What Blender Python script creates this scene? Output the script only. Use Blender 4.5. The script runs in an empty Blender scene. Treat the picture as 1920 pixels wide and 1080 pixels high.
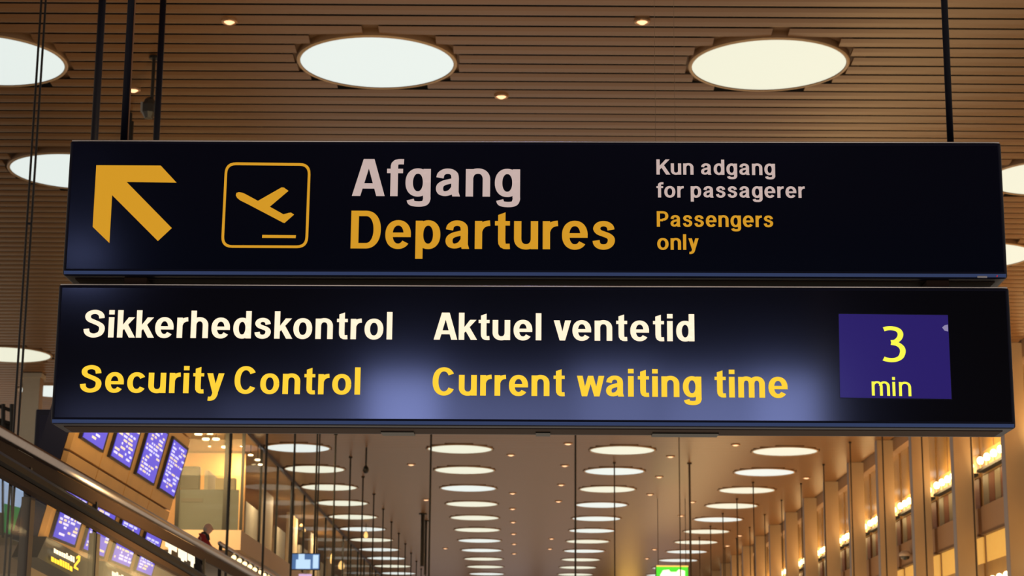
import bpy, bmesh, math, random
from mathutils import Vector, Matrix
random.seed(7)
S = bpy.context.scene
COL = S.collection
R = math.radians

# ------------------------------------------------------------------ camera
EYE = Vector((0, 0, 1.7))
FPX = 3620.0
PITCH, ROLL, YAW = R(12.70), R(.44), R(.29)
F = Vector((-math.sin(YAW) * math.cos(PITCH), math.cos(YAW) * math.cos(PITCH), math.sin(PITCH)))
R0 = F.cross(Vector((0, 0, 1))).normalized()
U0 = R0.cross(F)
CU = U0 * math.cos(ROLL) - R0 * math.sin(ROLL)
CR = R0 * math.cos(ROLL) + U0 * math.sin(ROLL)
cd = bpy.data.cameras.new('camera')
cam = bpy.data.objects.new('camera', cd)
COL.objects.link(cam)
M = Matrix((CR, CU, -F)).transposed().to_4x4()
M.translation = EYE
cam.matrix_world = M
cd.sensor_width = 36
cd.lens = FPX / 1920 * 36
cd.clip_end = 500
cd.dof.use_dof = True
cd.dof.focus_distance = 5.85
cd.dof.aperture_fstop = 13
S.camera = cam

# ------------------------------------------------------------------ world, exposure, lights
w = bpy.data.worlds.new('world')
S.world = w
w.use_nodes = True
bg = w.node_tree.nodes['Background']
bg.inputs[0].default_value = (1.0, .83, .63, 1)
bg.inputs[1].default_value = .46
S.view_settings.view_transform = 'Standard'
S.view_settings.look = 'None'
S.view_settings.exposure = 0
S.view_settings.gamma = 1
S.view_settings.use_curve_mapping = False


def area(name, loc, target, size, sy, power, col):
    l = bpy.data.lights.new(name, 'AREA')
    l.shape = 'RECTANGLE'
    l.size, l.size_y, l.energy, l.color = size, sy, power, col
    o = bpy.data.objects.new(name, l)
    COL.objects.link(o)
    o.location = loc
    o.rotation_euler = (Vector(target) - Vector(loc)).to_track_quat('-Z', 'Y').to_euler()
    return o


H = 8.0                       # ceiling above the eye
CZ = EYE.z + H                # ceiling height
area('warm_ceiling_fill', (7.5, 62, 3.0), (7.5, 62, CZ), 3, 70, 950, (1, .60, .22)).rotation_euler = (R(180), R(14), 0)  # unseen uplight added to warm the right of the ceiling
area('warm_board_fill', (-1.0, 13.5, 1.9), (-3.7, 18, 3.9), .8, .8, 260, (1, .66, .26))  # unseen light added to brighten the flight board panels
area('office_light', (-9.2, 49.5, 9.3), (-9.2, 50.5, 5), 2.4, 3, 520, (1, .66, .26))
for yy_ in range(6):
    area('office_spot', (-8.1, 50.5 + 6.5 * yy_, 9.5), (-8.9, 50.6 + 6.5 * yy_, 6.5), .16, .16, 90, (1, .74, .42))

# ------------------------------------------------------------------ pixel -> place helpers
def ray(px, py):
    return F + CR * ((px - 960) / FPX) + CU * ((540 - py) / FPX)


def onY(px, py, Y):
    d = ray(px, py); return EYE + d * (Y / d.y)


def onX(px, py, X):
    d = ray(px, py); return EYE + d * (X / d.x)


def onZ(px, py, z):
    d = ray(px, py); return EYE + d * ((z - EYE.z) / d.z)


# ------------------------------------------------------------------ materials
MATS = {}


def mat(name, col, rough=.5, metal=0, emit=None, es=1, ior=1.5, noise=0, scale=8, trans=0, alpha=1, rnd=0, bump=0, stretch=None):
    if name in MATS: return MATS[name]
    m = bpy.data.materials.new(name)
    m.use_nodes = True
    nt = m.node_tree
    b = nt.nodes['Principled BSDF']
    b.inputs['Base Color'].default_value = (*col, 1)
    b.inputs['Roughness'].default_value = rough
    b.inputs['Metallic'].default_value = metal
    b.inputs['IOR'].default_value = ior
    b.inputs['Transmission Weight'].default_value = trans
    b.inputs['Alpha'].default_value = alpha
    if emit:
        b.inputs['Emission Color'].default_value = (*emit, 1)
        b.inputs['Emission Strength'].default_value = es
    if noise or bump or rnd:
        tc = nt.nodes.new('ShaderNodeTexCoord')
        mp = nt.nodes.new('ShaderNodeMapping')
        if stretch: mp.inputs['Scale'].default_value = stretch
        n = nt.nodes.new('ShaderNodeTexNoise')
        n.inputs['Scale'].default_value = scale
        n.inputs['Detail'].default_value = 4
        nt.links.new(tc.outputs['Object'], mp.inputs[0])
        nt.links.new(mp.outputs[0], n.inputs['Vector'])
        hv = nt.nodes.new('ShaderNodeHueSaturation')
        hv.inputs['Color'].default_value = (*col, 1)
        mr = nt.nodes.new('ShaderNodeMapRange')
        mr.inputs['To Min'].default_value = 1 - noise
        mr.inputs['To Max'].default_value = 1 + noise
        nt.links.new(n.outputs['Fac'], mr.inputs['Value'])
        last = mr.outputs[0]
        if rnd:
            oi = nt.nodes.new('ShaderNodeObjectInfo')
            m2 = nt.nodes.new('ShaderNodeMapRange')
            m2.inputs['To Min'].default_value = 1 - rnd
            m2.inputs['To Max'].default_value = 1 + rnd
            nt.links.new(oi.outputs['Random'], m2.inputs['Value'])
            mm = nt.nodes.new('ShaderNodeMath'); mm.operation = 'MULTIPLY'
            nt.links.new(last, mm.inputs[0]); nt.links.new(m2.outputs[0], mm.inputs[1])
            last = mm.outputs[0]
        nt.links.new(last, hv.inputs['Value'])
        nt.links.new(hv.outputs[0], b.inputs['Base Color'])
        if bump:
            bp = nt.nodes.new('ShaderNodeBump')
            bp.inputs['Strength'].default_value = bump
            bp.inputs['Distance'].default_value = .01
            nt.links.new(n.outputs['Fac'], bp.inputs['Height'])
            nt.links.new(bp.outputs[0], b.inputs['Normal'])
    MATS[name] = m
    return m


SLAT = mat('slat_brown', (.215, .100, .036), .30, ior=1.42, noise=.10, scale=1.2, rnd=.05, stretch=(.3, 3, 3))
VOID = mat('plenum_black', (.012, .009, .007), .9)
DRUM = mat('drum_brown', (.20, .105, .05), .6)
LIP = mat('drum_lip', (.55, .36, .2), .4)
SKYA = mat('skylight_cool', (.15, .15, .15), .5, emit=(.74, .82, .79), es=1)
SKYB = mat('skylight_warm', (.15, .15, .15), .5, emit=(.79, .80, .64), es=1)
BLACK = mat('black_metal', (.012, .011, .010), .4)
NAVYPOLE = mat('navy_pole', (.006, .007, .018), .45, ior=1.25)
NAVYU = mat('navy_enamel_matt', (.004, .0065, .020), .10, ior=1.36)
NAVYL = mat('navy_enamel_satin', (.0025, .003, .009), .085, ior=1.85)
NAVYE = mat('navy_cabinet', (.006, .008, .026), .35, ior=1.3)
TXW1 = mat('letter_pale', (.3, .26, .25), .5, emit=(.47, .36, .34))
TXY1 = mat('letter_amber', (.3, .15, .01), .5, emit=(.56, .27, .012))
TXW2 = mat('letter_lit_white', (.3, .3, .3), .5, emit=(1.05, .86, .62))
TXY2 = mat('letter_lit_yellow', (.3, .2, .01), .5, emit=(.93, .60, .035))
SCRN = mat('display_blue', (.01, .008, .04), .12, emit=(.020, .011, .125), noise=0)
SCRT = mat('display_text', (.2, .2, .05), .5, emit=(.90, .90, .06))
STEEL = mat('steel_tube', (.55, .48, .46), .3, metal=1, noise=.08, scale=20)
RUBBER = mat('black_rubber', (.005, .004, .004), .4, ior=1.2)
BRASS = mat('brown_rail_plate', (.045, .026, .018), .6, ior=1.2)
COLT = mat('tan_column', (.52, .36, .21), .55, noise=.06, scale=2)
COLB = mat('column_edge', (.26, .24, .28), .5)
WALLT = mat('warm_wall', (.50, .29, .10), .5, noise=.15, scale=1.5)
SPAN = mat('spandrel_tan', (.36, .21, .12), .6, noise=.05)
SHUT = mat('shutter_brown', (.16, .05, .02), .5)
SHUG = mat('shutter_grey', (.22, .18, .11), .4)
BULB = mat('bulb_warm', (1, .9, .7), .5, emit=(1, .80, .42), es=5.0)
WGLOW = mat('wall_glow_yellow', (.6, .35, .08), .5, emit=(.80, .42, .085), es=.62, noise=.2)  # yellow light on the wall put into the emission
AMBG = mat('amber_glass', (.45, .26, .08), .12, noise=.25, scale=1.5, stretch=(1, 2, .4))
PEACH = mat('peach_fascia', (.60, .44, .31), .6, noise=.05)
YWALL = mat('yellow_office_wall', (.85, .48, .16), .7, noise=.05)
GREYP = mat('grey_green_panel', (.035, .05, .05), .6, noise=.05)
DGREY = mat('dark_cabinet', (.03, .03, .028), .6)
GLASS = mat('clear_glass', (.9, .95, .93), .02, trans=0, alpha=.07, ior=1.3)
GLASS2 = mat('office_glass', (.4, .4, .35), .03, alpha=.12, ior=1.6)
WHITEC = mat('pale_column', (.55, .50, .42), .6, noise=.05)
PANEL = mat('board_steel', (.78, .45, .16), .38, metal=.3, noise=.15, scale=3)
FSC = mat('flight_screen', (.02, .02, .1), .3, emit=(.10, .085, .72), es=.95)
FBZ = mat('screen_bezel', (.01, .01, .02), .4)
FTW = mat('flight_text_white', (.5, .5, .5), .5, emit=(.62, .62, 1.0))
FTY = mat('flight_text_yellow', (.5, .5, .2), .5, emit=(.80, .62, .50))
LITW = mat('lit_white', (.8, .8, .8), .5, emit=(1, .86, .6), es=1.3)
LITYE = mat('lit_yellow', (.8, .6, .1), .5, emit=(1, .60, .01), es=1.1)
GREEN = mat('exit_green', (.05, .5, .05), .5, emit=(.08, .72, .03))
EXW = mat('exit_white', (.9, .9, .9), .5, emit=(1.0, 1.1, .8))
EXY = mat('exit_amber', (.9, .6, .2), .5, emit=(.9, .55, .12))
SKIN = mat('skin', (.66, .38, .28), .5)
HAIR = mat('grey_hair', (.45, .38, .33), .8)
RED = mat('red_jacket', (.28, .012, .012), .75, noise=.1, scale=30)
DARKC = mat('dark_cloth', (.02, .02, .03), .8)
EYEM = mat('eye', (.02, .015, .01), .2)
FLOORM = mat('stone_floor', (.30, .24, .17), .35, noise=.08)
BEIGE = mat('beige_panel', (.34, .26, .17), .6, noise=.05)
OLIVE = mat('olive_band', (.10, .085, .02), .5)
SHOPB = mat('shop_lit_window', (.3, .4, .6), .3, emit=(.30, .42, .62), es=.8, noise=.2)
SHOPG = mat('shop_green', (.02, .25, .08), .5, emit=(.02, .2, .05), es=.6)
REDL = mat('red_indicator', (.3, 0, 0), .5, emit=(.35, .01, .02))
TAG = mat('grey_tag', (.35, .33, .36), .5, emit=(.05, .05, .055))
TVM = mat('tv_picture', (.1, .2, .3), .3, emit=(.55, .75, .95), es=1.0)
TVD = mat('tv_dark', (.1, .2, .3), .3, emit=(.05, .12, .3), es=1.0)


# ------------------------------------------------------------------ mesh helpers
class MB:
    def __init__(s): s.v, s.f = [], []

    def add(s, vs, fs):
        n = len(s.v); s.v += [tuple(v) for v in vs]; s.f += [tuple(i + n for i in f) for f in fs]; return s

    def box(s, a, b):
        x0, y0, z0 = a; x1, y1, z1 = b
        return s.add([(x0, y0, z0), (x1, y0, z0), (x1, y1, z0), (x0, y1, z0), (x0, y0, z1), (x1, y0, z1), (x1, y1, z1), (x0, y1, z1)],
                     [(0, 3, 2, 1), (4, 5, 6, 7), (0, 1, 5, 4), (1, 2, 6, 5), (2, 3, 7, 6), (3, 0, 4, 7)])

    def quad(s, a, b, c, d): return s.add([a, b, c, d], [(0, 1, 2, 3)])

    def slab(s, pts, off):            # flat polygon extruded by off
        n = len(pts); off = Vector(off)
        vs = [Vector(p) for p in pts] + [Vector(p) + off for p in pts]
        return s.add(vs, [tuple(range(n)), tuple(range(2 * n - 1, n - 1, -1))] + [(i, i + n, (i + 1) % n + n, (i + 1) % n) for i in range(n)])

    def cyl(s, a, b, r, n=10, r2=None):
        a, b = Vector(a), Vector(b); d = (b - a).normalized()
        x = d.orthogonal().normalized(); y = d.cross(x); r2 = r if r2 is None else r2
        vs = [a + (x * math.cos(t) + y * math.sin(t)) * r for t in [2 * math.pi * i / n for i in range(n)]]
        vs += [b + (x * math.cos(t) + y * math.sin(t)) * r2 for t in [2 * math.pi * i / n for i in range(n)]]
        return s.add(vs, [(i, (i + 1) % n, (i + 1) % n + n, i + n) for i in range(n)] + [tuple(range(n - 1, -1, -1)), tuple(range(n, 2 * n))])

    def tube(s, pts, rs, n=10):
        for i in range(len(pts) - 1): s.cyl(pts[i], pts[i + 1], rs[i], n, rs[i + 1])
        return s

    def ball(s, c, r, nu=12, nv=8, sc=(1, 1, 1)):
        c = Vector(c); vs = []; fs = []
        for j in range(nv + 1):
            t = math.pi * j / nv
            for i in range(nu):
                p = 2 * math.pi * i / nu
                vs.append(c + Vector((sc[0] * r * math.sin(t) * math.cos(p), sc[1] * r * math.sin(t) * math.sin(p), sc[2] * r * math.cos(t))))
        for j in range(nv):
            for i in range(nu):
                fs.append((j * nu + i, j * nu + (i + 1) % nu, (j + 1) * nu + (i + 1) % nu, (j + 1) * nu + i))
        return s.add(vs, fs)

    def lathe(s, c, prof, n=48):
        c = Vector(c); vs = []; fs = []
        for r, z in prof:
            vs += [c + Vector((r * math.cos(2 * math.pi * i / n), r * math.sin(2 * math.pi * i / n), z)) for i in range(n)]
        for j in range(len(prof) - 1):
            fs += [(j * n + i, j * n + (i + 1) % n, (j + 1) * n + (i + 1) % n, (j + 1) * n + i) for i in range(n)]
        return s.add(vs, fs)

    def mesh(s, name, m):
        me = bpy.data.meshes.new(name); me.from_pydata(s.v, [], s.f); me.update()
        if m: me.materials.append(m)
        return me

    def build(s, name, m, parent=None, smooth=False, bevel=0):
        me = s.mesh(name, m)
        if smooth:
            for p in me.polygons: p.use_smooth = True
        return link(name, me, parent, bevel)


def link(name, me, parent=None, bevel=0):
    o = bpy.data.objects.new(name, me); COL.objects.link(o)
    if parent is not None: o.parent = parent
    if bevel:
        b = o.modifiers.new('bevel', 'BEVEL'); b.width = bevel; b.segments = 4; b.limit_method = 'ANGLE'
    return o


def tag(o, label=None, cat=None, group=None, kind=None):
    if label: o['label'] = label
    if cat: o['category'] = cat
    if group: o['group'] = group
    if kind: o['kind'] = kind
    return o


def empty(name, label, cat, group=None, loc=(0, 0, 0)):
    o = bpy.data.objects.new(name, None); COL.objects.link(o); o.empty_display_size = .1; o.location = loc
    return tag(o, label, cat, group)


def struct(name, mb, m, label, **k):
    return tag(mb.build(name, m, **k), label, None, None, 'structure')


ORD = ['first', 'second', 'third', 'fourth', 'fifth', 'sixth', 'seventh', 'eighth', 'ninth', 'tenth', 'eleventh', 'twelfth', 'thirteenth',
       'fourteenth', 'fifteenth', 'sixteenth', 'seventeenth', 'eighteenth', 'nineteenth', 'twentieth', 'twenty-first', 'twenty-second']

# ------------------------------------------------------------------ ceiling: slats cut round the skylights
PX, PY = .608 * H, 4.95
DR = .2015 * .608 * H / .608          # disc radius
DR = .403 * .608 * H / 2
COLX = [-1.442 * H, -.834 * H, -.2265 * H, .381 * H, .9885 * H]
Y0 = onZ(700, 116, CZ).y
discs = [(c, k) for c in range(5) for k in range(0, 19) if not (c == 0 and (k > 5)) ]
dpos = {(c, k): (COLX[c], Y0 + PY * k) for c, k in discs}
XA, XB = -16.0, 10.6
PITCHY, SW = .334, .238
RC = DR * 1.045

ceil = empty('ceiling', 'brown linear slat ceiling with round skylights let into it', None)
del ceil['label']; ceil['label'] = 'brown linear slat ceiling with round openings'
ceil['kind'] = 'structure'


def seg_prof(mb, x0, x1, y):
    h = SW / 2
    prof = [(-h + .04, .036), (-h, .018), (-h + .10, .004), (h - .025, .0), (h, .003), (h - .02, .03)]
    vs = [(x0, y + a, CZ + b) for a, b in prof] + [(x1, y + a, CZ + b) for a, b in prof]
    n = 6
    mb.add(vs, [(i, i + 1, i + 1 + n, i + n) for i in range(n - 1)] + [(n - 1, 0, n, 2 * n - 1), tuple(range(n - 1, -1, -1)), tuple(range(n, 2 * n))])


rows = []
y = 14.0
while y < 124:
    cuts = []
    for (c, k), (dx, dy) in dpos.items():
        q = max(0, abs(y - dy) - SW / 2 * .6)
        if q < RC:
            hw = math.sqrt(RC * RC - q * q)
            cuts.append((dx - hw, dx + hw))
    cuts.sort(); segs = []; x = XA
    for a, b in cuts:
        if a > x: segs.append((x, a))
        x = b
    segs.append((x, XB)); rows.append((y, segs)); y += PITCHY
n_obj = 0
rest = MB()
rest_rows = []
for y, segs in rows:
    if 19.5 < y and n_obj + len(segs) <= 285:
        for a, b in segs:
            mb = MB(); seg_prof(mb, a, b, 0)
            o = link('slat', mb.mesh('slat', SLAT), ceil); o.location = (0, y, 0); n_obj += 1
    else:
        for a, b in segs: seg_prof(rest, a, b, y)
for i in range(130):
    seg_prof(rest, XA, XB, 14.0 - PITCHY * (i + 1))
o = rest.build('slat_field', SLAT, ceil); o['kind'] = 'stuff'
pl = MB().box((XA, -30, CZ + .16), (XB, 124, CZ + .2)).build('backing_board', VOID, ceil)

# skylights
drum_me = MB().lathe((0, 0, 0), [(DR, .16), (DR + .012, .16), (DR + .012, -.035), (DR, -.045), (DR - .03, -.045), (DR - .03, .02)], 64).mesh('drum', DRUM)
lip_me = MB().lathe((0, 0, 0), [(DR - .028, -.046), (DR - .012, -.056), (DR + .004, -.050), (DR + .014, -.036)], 64).mesh('rim', LIP)
dif_me = {}
for nm, m in (('a', SKYA), ('b', SKYB)):
    pr = [(.001, -.034)] + [((DR - .028) * t, -.034) for t in (.35, .7, .9, 1)]
    dif_me[nm] = MB().lathe((0, 0, 0), pr, 64).mesh('diffuser', m)
col_me = MB().lathe((0, 0, 0), [(DR + .01, .05), (DR * 1.22, .05)], 48).mesh('collar', DRUM)
for me in (drum_me, lip_me):
    for p in me.polygons: p.use_smooth = True
CN = ['leftmost', 'second-from-left', 'middle', 'second-from-right', 'rightmost']
warmset = {(3, 0), (4, 1), (4, 2), (4, 7), (3, 7), (2, 7), (2, 8), (3, 9), (4, 9), (4, 10), (1, 8), (1, 10), (4, 13), (2, 11), (0, 4)}
for c, k in discs:
    x, y = dpos[(c, k)]
    e = empty('round_skylight', 'round white skylight, %s column, %s row from the nearest' % (CN[c], ORD[k]), 'skylight', 'round skylights in the ceiling', (x, y, CZ + .022))
    link('drum', drum_me, e); link('collar', col_me, e); link('rim', lip_me, e)
    link('diffuser', dif_me['b' if (c, k) in warmset or (k > 8 and random.random() < .35) else 'a'], e)

# small downlights
dl = [(430, 40), (1204, 40), (940, 180), (250, 168), (958, 853), (1059, 873), (1052, 909), (961, 925), (799, 937), (1047, 940), (961, 954), (962, 979), (963, 1001),
      (964, 1020), (964, 1038), (1034, 1010), (1031, 1029), (835, 1028), (771, 871), (1257, 856), (1236, 894), (1219, 927), (1277, 967), (1227, 1030), (1213, 1047),
      (1387, 1004), (1364, 1023), (1298, 941), (1379, 834), (1512, 896), (1065, 832)]
rim_me = MB().lathe((0, 0, 0), [(.055, .04), (.095, .04), (.095, -.01), (.085, -.022), (.068, -.018), (.06, .0)], 20).mesh('trim_ring', mat('downlight_ring', (.5, .3, .17), .3, metal=.6))
len_me = MB().lathe((0, 0, 0), [(.001, -.040), (.03, -.036), (.062, -.012)], 20).mesh('lens', mat('downlight_lens', (.5, .4, .3), .5, emit=(1, .52, .26), es=1.8))
for i, (px, py) in enumerate(dl):
    p = onZ(px, py, CZ - .006)
    where = 'above the big sign' if py < 320 else 'seen below the big sign'
    e = empty('downlight', 'tiny warm ceiling downlight %s, %s of them from the nearest' % (where, 'x'), 'downlight', 'small downlights between the slats', (p.x, p.y, CZ - .004))
    e['dist'] = p.y
    s = 1.0 if py < 320 else 1.5
    e.scale = (s, s, 1)
    link('trim_ring', rim_me, e); link('lens', len_me, e)
for sel in (lambda y: y < 32, lambda y: y >= 32):
    es = sorted([o for o in bpy.data.objects if o.name.startswith('downlight') and o.type == 'EMPTY' and sel(o.location.y)], key=lambda o: o.location.y)
    for i, o in enumerate(es):
        side = 'left of' if o.location.x < -.3 else 'right of'
        near = i < len(ORD)
        nth = ORD[i] if near else ORD[len(es) - 1 - i] 
        a = 'above the big sign' if sel(20) else 'below the big sign'
        o['label'] = 'small warm ceiling downlight %s, %s from the %s end' % (a, nth, 'near' if near else 'far')
for o in bpy.data.objects:
    if 'dist' in o: del o['dist']

# ------------------------------------------------------------------ shell: back wall with daylight windows, end wall, left wall
WIN = [(-8.4, -5.8, 6.9, .6), (-5.8, -3.3, 7.0, 1.0), (-3.3, -2.0, 7.35, 6.0), (-2.0, .1, 7.2, 2.2), (.1, 1.6, 7.45, 3.0), (1.6, 3.0, 7.3, 3.4), (3.0, 4.2, 7.35, 5.0)]
wb = MB().box((XA, -20.2, 0), (XB, -20, 5.6)).box((XA, -20.2, 9.6), (XB, -20, CZ)).box((XA, -20.2, 5.6), (-8.4, -20, 9.08)).box((4.35, -20.2, 5.6), (XB, -20, 9.6))
wb.box((XA, -20.2, 9.08), (-8.6, -20, 9.6)).box((-7.75, -20.2, 9.08), (4.35, -20, 9.6))
for x0, x1, z1, es_ in WIN: wb.box((x0, -20.2, z1), (x1, -20, 9.08))
struct('wall_back', wb, mat('back_wall', (.03, .028, .032), .7), 'dark wall behind the camera holding a band of windows')
for wn, (x0, x1, z1, es_) in enumerate(WIN + [(-8.6, -7.75, 9.6, 10.0)]):
    z0 = 5.6 if z1 < 9 else 9.08
    e = struct('window_%d' % (wn + 1), MB().box((x0, -20.12, z0), (x0 + .04, -20, z1)).box((x1 - .04, -20.12, z0), (x1, -20, z1)).box((x0 + .04, -20.12, z0), (x1 - .04, -20, z0 + .05)).box((x0 + .04, -20.12, z1 - .05), (x1 - .04, -20, z1)), BLACK, 'window frame in the band behind the camera')
    MB().box((x0 + .04, -20.1, z0 + .05), (x1 - .04, -20.06, z1 - .05)).build('pane', mat('daylight_pane_%d' % wn, (.2, .2, .2), .5, emit=(.37, .45, 1.0), es=es_ * 1.08), e)
struct('wall_far', MB().box((XA, 124, 0), (XB, 124.3, CZ + .2)), mat('far_wall', (.3, .2, .12), .7), 'tan wall closing the far end of the hall')

for wn, (x0, x1, z1, cc, es_) in enumerate(((-7.2, -3.4, 6.5, (.85, .76, .75), .45), (-2.6, .9, 6.5, (.85, .76, .78), .55), (1.3, 4.6, 6.5, (.85, .76, .75), .5), (6.2, 7.7, 8.2, (1, .55, .12), 2.6), (8.0, 10.4, 7.5, (.85, .76, .75), .5))):
    e = struct('window_%d' % (wn + 9), MB().box((x0, 123.9, .5), (x0 + .1, 124, z1)).box((x1 - .1, 123.9, .5), (x1, 124, z1)).box((x0 + .1, 123.9, z1 - .1), (x1 - .1, 124, z1)).box((x0 + .1, 123.9, .5), (x1 - .1, 124, .6)), BLACK, 'tall lit window in the far end wall')
    MB().box((x0 + .1, 123.95, .6), (x1 - .1, 123.98, z1 - .1)).build('pane', mat('end_pane_%d' % wn, (.2, .2, .2), .5, emit=cc, es=es_), e)

# ------------------------------------------------------------------ right wall, colonnade, lamps
XF = 1.278 * H
XW = 1.335 * H
hh = [.569 * XW, .5385 * XW, .471 * XW, .414 * XW, .351 * XW, .306 * XW]
lampz, st, sb, spb, yb, lamp2 = [EYE.z + v for v in hh]
ck = [40.5 + 4.85 * k for k in range(-3, 17)]
wr = MB()
for a, b in ((0, lamp2 - .25), (yb, yb + .0)):
    if b > a: wr.box((XW + .25, 20, a), (XW + .6, 124, b))
wr = MB().box((XW + .25, 20, 0), (XW + .6, 124, CZ + .2))
struct('wall_right', wr, WALLT, 'warm tan wall behind the right colonnade')
lt = struct('trim_1', MB().box((XW, 20, CZ - .32), (XW + .25, 124, CZ + .1)), SPAN, 'soffit beam along the top of the right wall')
colm = MB().box((0, 0, 0), (XW - XF, .34, CZ)).mesh('shaft', COLT)
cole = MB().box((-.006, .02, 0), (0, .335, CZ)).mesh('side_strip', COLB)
L = len(ck)
for i, yy in enumerate(ck):
    e = empty('wall_column', 'tall tan column of the right colonnade, %s from the near end' % ORD[i], 'column', 'columns of the right colonnade', (XF, yy, 0))
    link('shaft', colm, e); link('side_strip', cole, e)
bulb_me = MB().ball((0, 0, 0), .078, 12, 8, (1, 1, 1.25)).mesh('bulb', BULB)
for p in bulb_me.polygons: p.use_smooth = True
bay = 4.85 - .34
X2 = XW + .25
shade_me = MB().box((-.13, 0, -.42), (.0, bay, -.38)).mesh('ledge', DGREY)
for i, yy in enumerate(ck[:-1]):
    y1 = yy + .34
    # facade module for one bay
    m = empty('wall_bay', 'facade bay of glazing, brown shutters and tan band after the %s column' % ORD[i], 'facade panel', 'facade bays between the right columns', (X2, y1, 0))
    MB().box((-.02, 0, lampz + .25), (0, bay, CZ - .32)).build('upper_glazing', AMBG, m)
    for q in (1, 2, 3):
        MB().box((-.05, bay * q / 4 - .015, lampz + .25), (-.02, bay * q / 4 + .015, CZ - .33)).build('mullion', mat('amber_mullion', (.30, .18, .08), .5), m)
    MB().box((-.04, 0, lampz - .3), (0, bay, lampz + .25)).build('lamp_backing', WALLT, m)
    nS = 8
    for q in range(nS):
        wv = bay / nS
        MB().box((-.05, q * wv + .02, sb), (-.02, (q + 1) * wv - .02, st)).build('shutter', SHUT if q % 2 == 0 else SHUG, m)
    MB().box((-.12, 0, spb), (0, bay, sb)).build('spandrel', SPAN, m)
    MB().box((-.14, 0, spb - .06), (0, bay, spb)).build('ledge', mat('ledge_brown', (.15, .08, .04), .5), m)
    MB().box((-.03, 0, yb), (0, bay, spb - .06)).build('wall_glow', WGLOW, m)  # wall area with its yellow lighting built in as glow
    MB().box((-.03, 0, lamp2 - .3), (0, bay, yb)).build('lower_backing', WALLT, m)
    for r_, (zz, nm) in enumerate(((lampz, 'upper'), (lamp2, 'lower'))):
        if r_ == 1 and i > 7: continue
        e = empty('bulb_row', 'row of glowing bulbs, %s storey, after the %s column' % (nm, ORD[i]), 'wall light', 'bulb rows on the right wall', (X2 - .16, y1, zz))
        MB().box((-.05, .1, -.26), (.155, bay - .1, -.2)).build('base_rail', DGREY, e)
        for q in range(7):
            b = link('bulb', bulb_me, e); b.location = (0, bay * (q + .5) / 7, 0)
            MB().cyl((0, bay * (q + .5) / 7, -.2), (0, bay * (q + .5) / 7, -.08), .035, 8).build('socket', LIP, e)
    if i < 14:
        l = bpy.data.lights.new('bulb_light', 'AREA'); l.shape = 'RECTANGLE'; l.size = .5; l.size_y = bay * .8; l.energy = 60; l.color = (1, .66, .28)
        o = bpy.data.objects.new('bulb_light', l); COL.objects.link(o); o.location = (X2 - .45, y1 + bay / 2, lampz)
        o.rotation_euler = (0, R(-105), 0)

p = onX(1697, 1041, X2 - .30)
e = empty('dome_camera', 'small pale dome camera on the tan wall band behind the right columns', 'camera', None, (p.x, p.y, p.z))
MB().lathe((0, 0, 0), [(.001, .13), (.10, .11), (.16, .05), (.17, 0), (.15, -.03)], 20).build('housing', mat('camera_shell', (.55, .42, .32), .4), e, smooth=True)
MB().lathe((0, 0, -.03), [(.13, 0), (.11, -.07), (.001, -.11)], 20).build('dome', mat('camera_dome', (.03, .03, .03), .15), e, smooth=True)
MB().box((.1, -.04, .0), (.24, .04, .06)).build('bracket', SPAN, e)
# ------------------------------------------------------------------ hanging rods
def rod(x, y, z0, r, name, label, cat, group=None, m=BLACK, z1=None):
    z1 = z1 or CZ + .01
    e = empty(name, label, cat, group, (x, y, z0))
    MB().cyl((0, 0, 0), (0, 0, z1 - z0), r, 8).build('shaft', m, e)
    MB().cyl((0, 0, z1 - z0 - .05), (0, 0, z1 - z0), r * 2.2, 12).build('ceiling_flange', m, e)
    return e


def Zd(inv): return 29688 * inv / (8 / H) * 1.0


RODX = -.657 * H
for n in range(-5, 12):
    Z = Zd(2.012e-3 + .162e-3 * n)
    Y = (Z - H * math.sin(PITCH)) / math.cos(PITCH)
    rod(RODX, Y, EYE.z + min(.05 * Z, 6), .026, 'hanging_rod', 'thin black rod of the row beside the glazed office, %s from the near end' % ORD[n + 5], 'rod', 'hanging rods left of the middle')
for n in range(-6, 6):
    Z = Zd(2.207e-3 + .163e-3 * n)
    Y = (Z - H * math.sin(PITCH)) / math.cos(PITCH)
    rod(1.19 * H, Y, EYE.z + min(.05 * Z, 6), .018, 'hanging_rod', 'thin dark rod in front of the tan columns, %s from the near end' % ORD[n + 6], 'rod', 'hanging rods before the right columns', m=mat('dark_rod', (.03, .018, .012), .5))
for n in range(0, 5):
    Z = Zd(2.198e-3 + .163e-3 * n)
    Y = (Z - H * math.sin(PITCH)) / math.cos(PITCH)
    rod(.983 * H, Y, EYE.z + min(.05 * Z, 6), .02, 'hanging_rod', 'thin dark rod crossing the right skylight column, %s from the near end' % ORD[n], 'rod', 'hanging rods at the right skylights', m=mat('dull_rod', (.06, .035, .02), .5))
for px, py, Y, r_, lab in ((807, 900, 50, .026, 'black rod crossing the edge of the middle skylight column'), (1079, 900, 50, .026, 'black rod beside the second-from-right skylight column'),
                           (1274, 900, 50, .014, 'very thin brown rod right of the middle skylights'), (1152, 900, 60.3, .022, 'dull rod crossing the second-from-right skylights'),
                           (1293, 900, 60.3, .034, 'thicker dull rod above the green exit sign')):
    p = onY(px, py, Y)
    rod(p.x, Y, EYE.z + 2.4, r_, 'hanging_rod', lab, 'rod', m=BLACK if Y == 50 and r_ > .02 else mat('dull_rod', (.06, .035, .02), .5))
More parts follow.
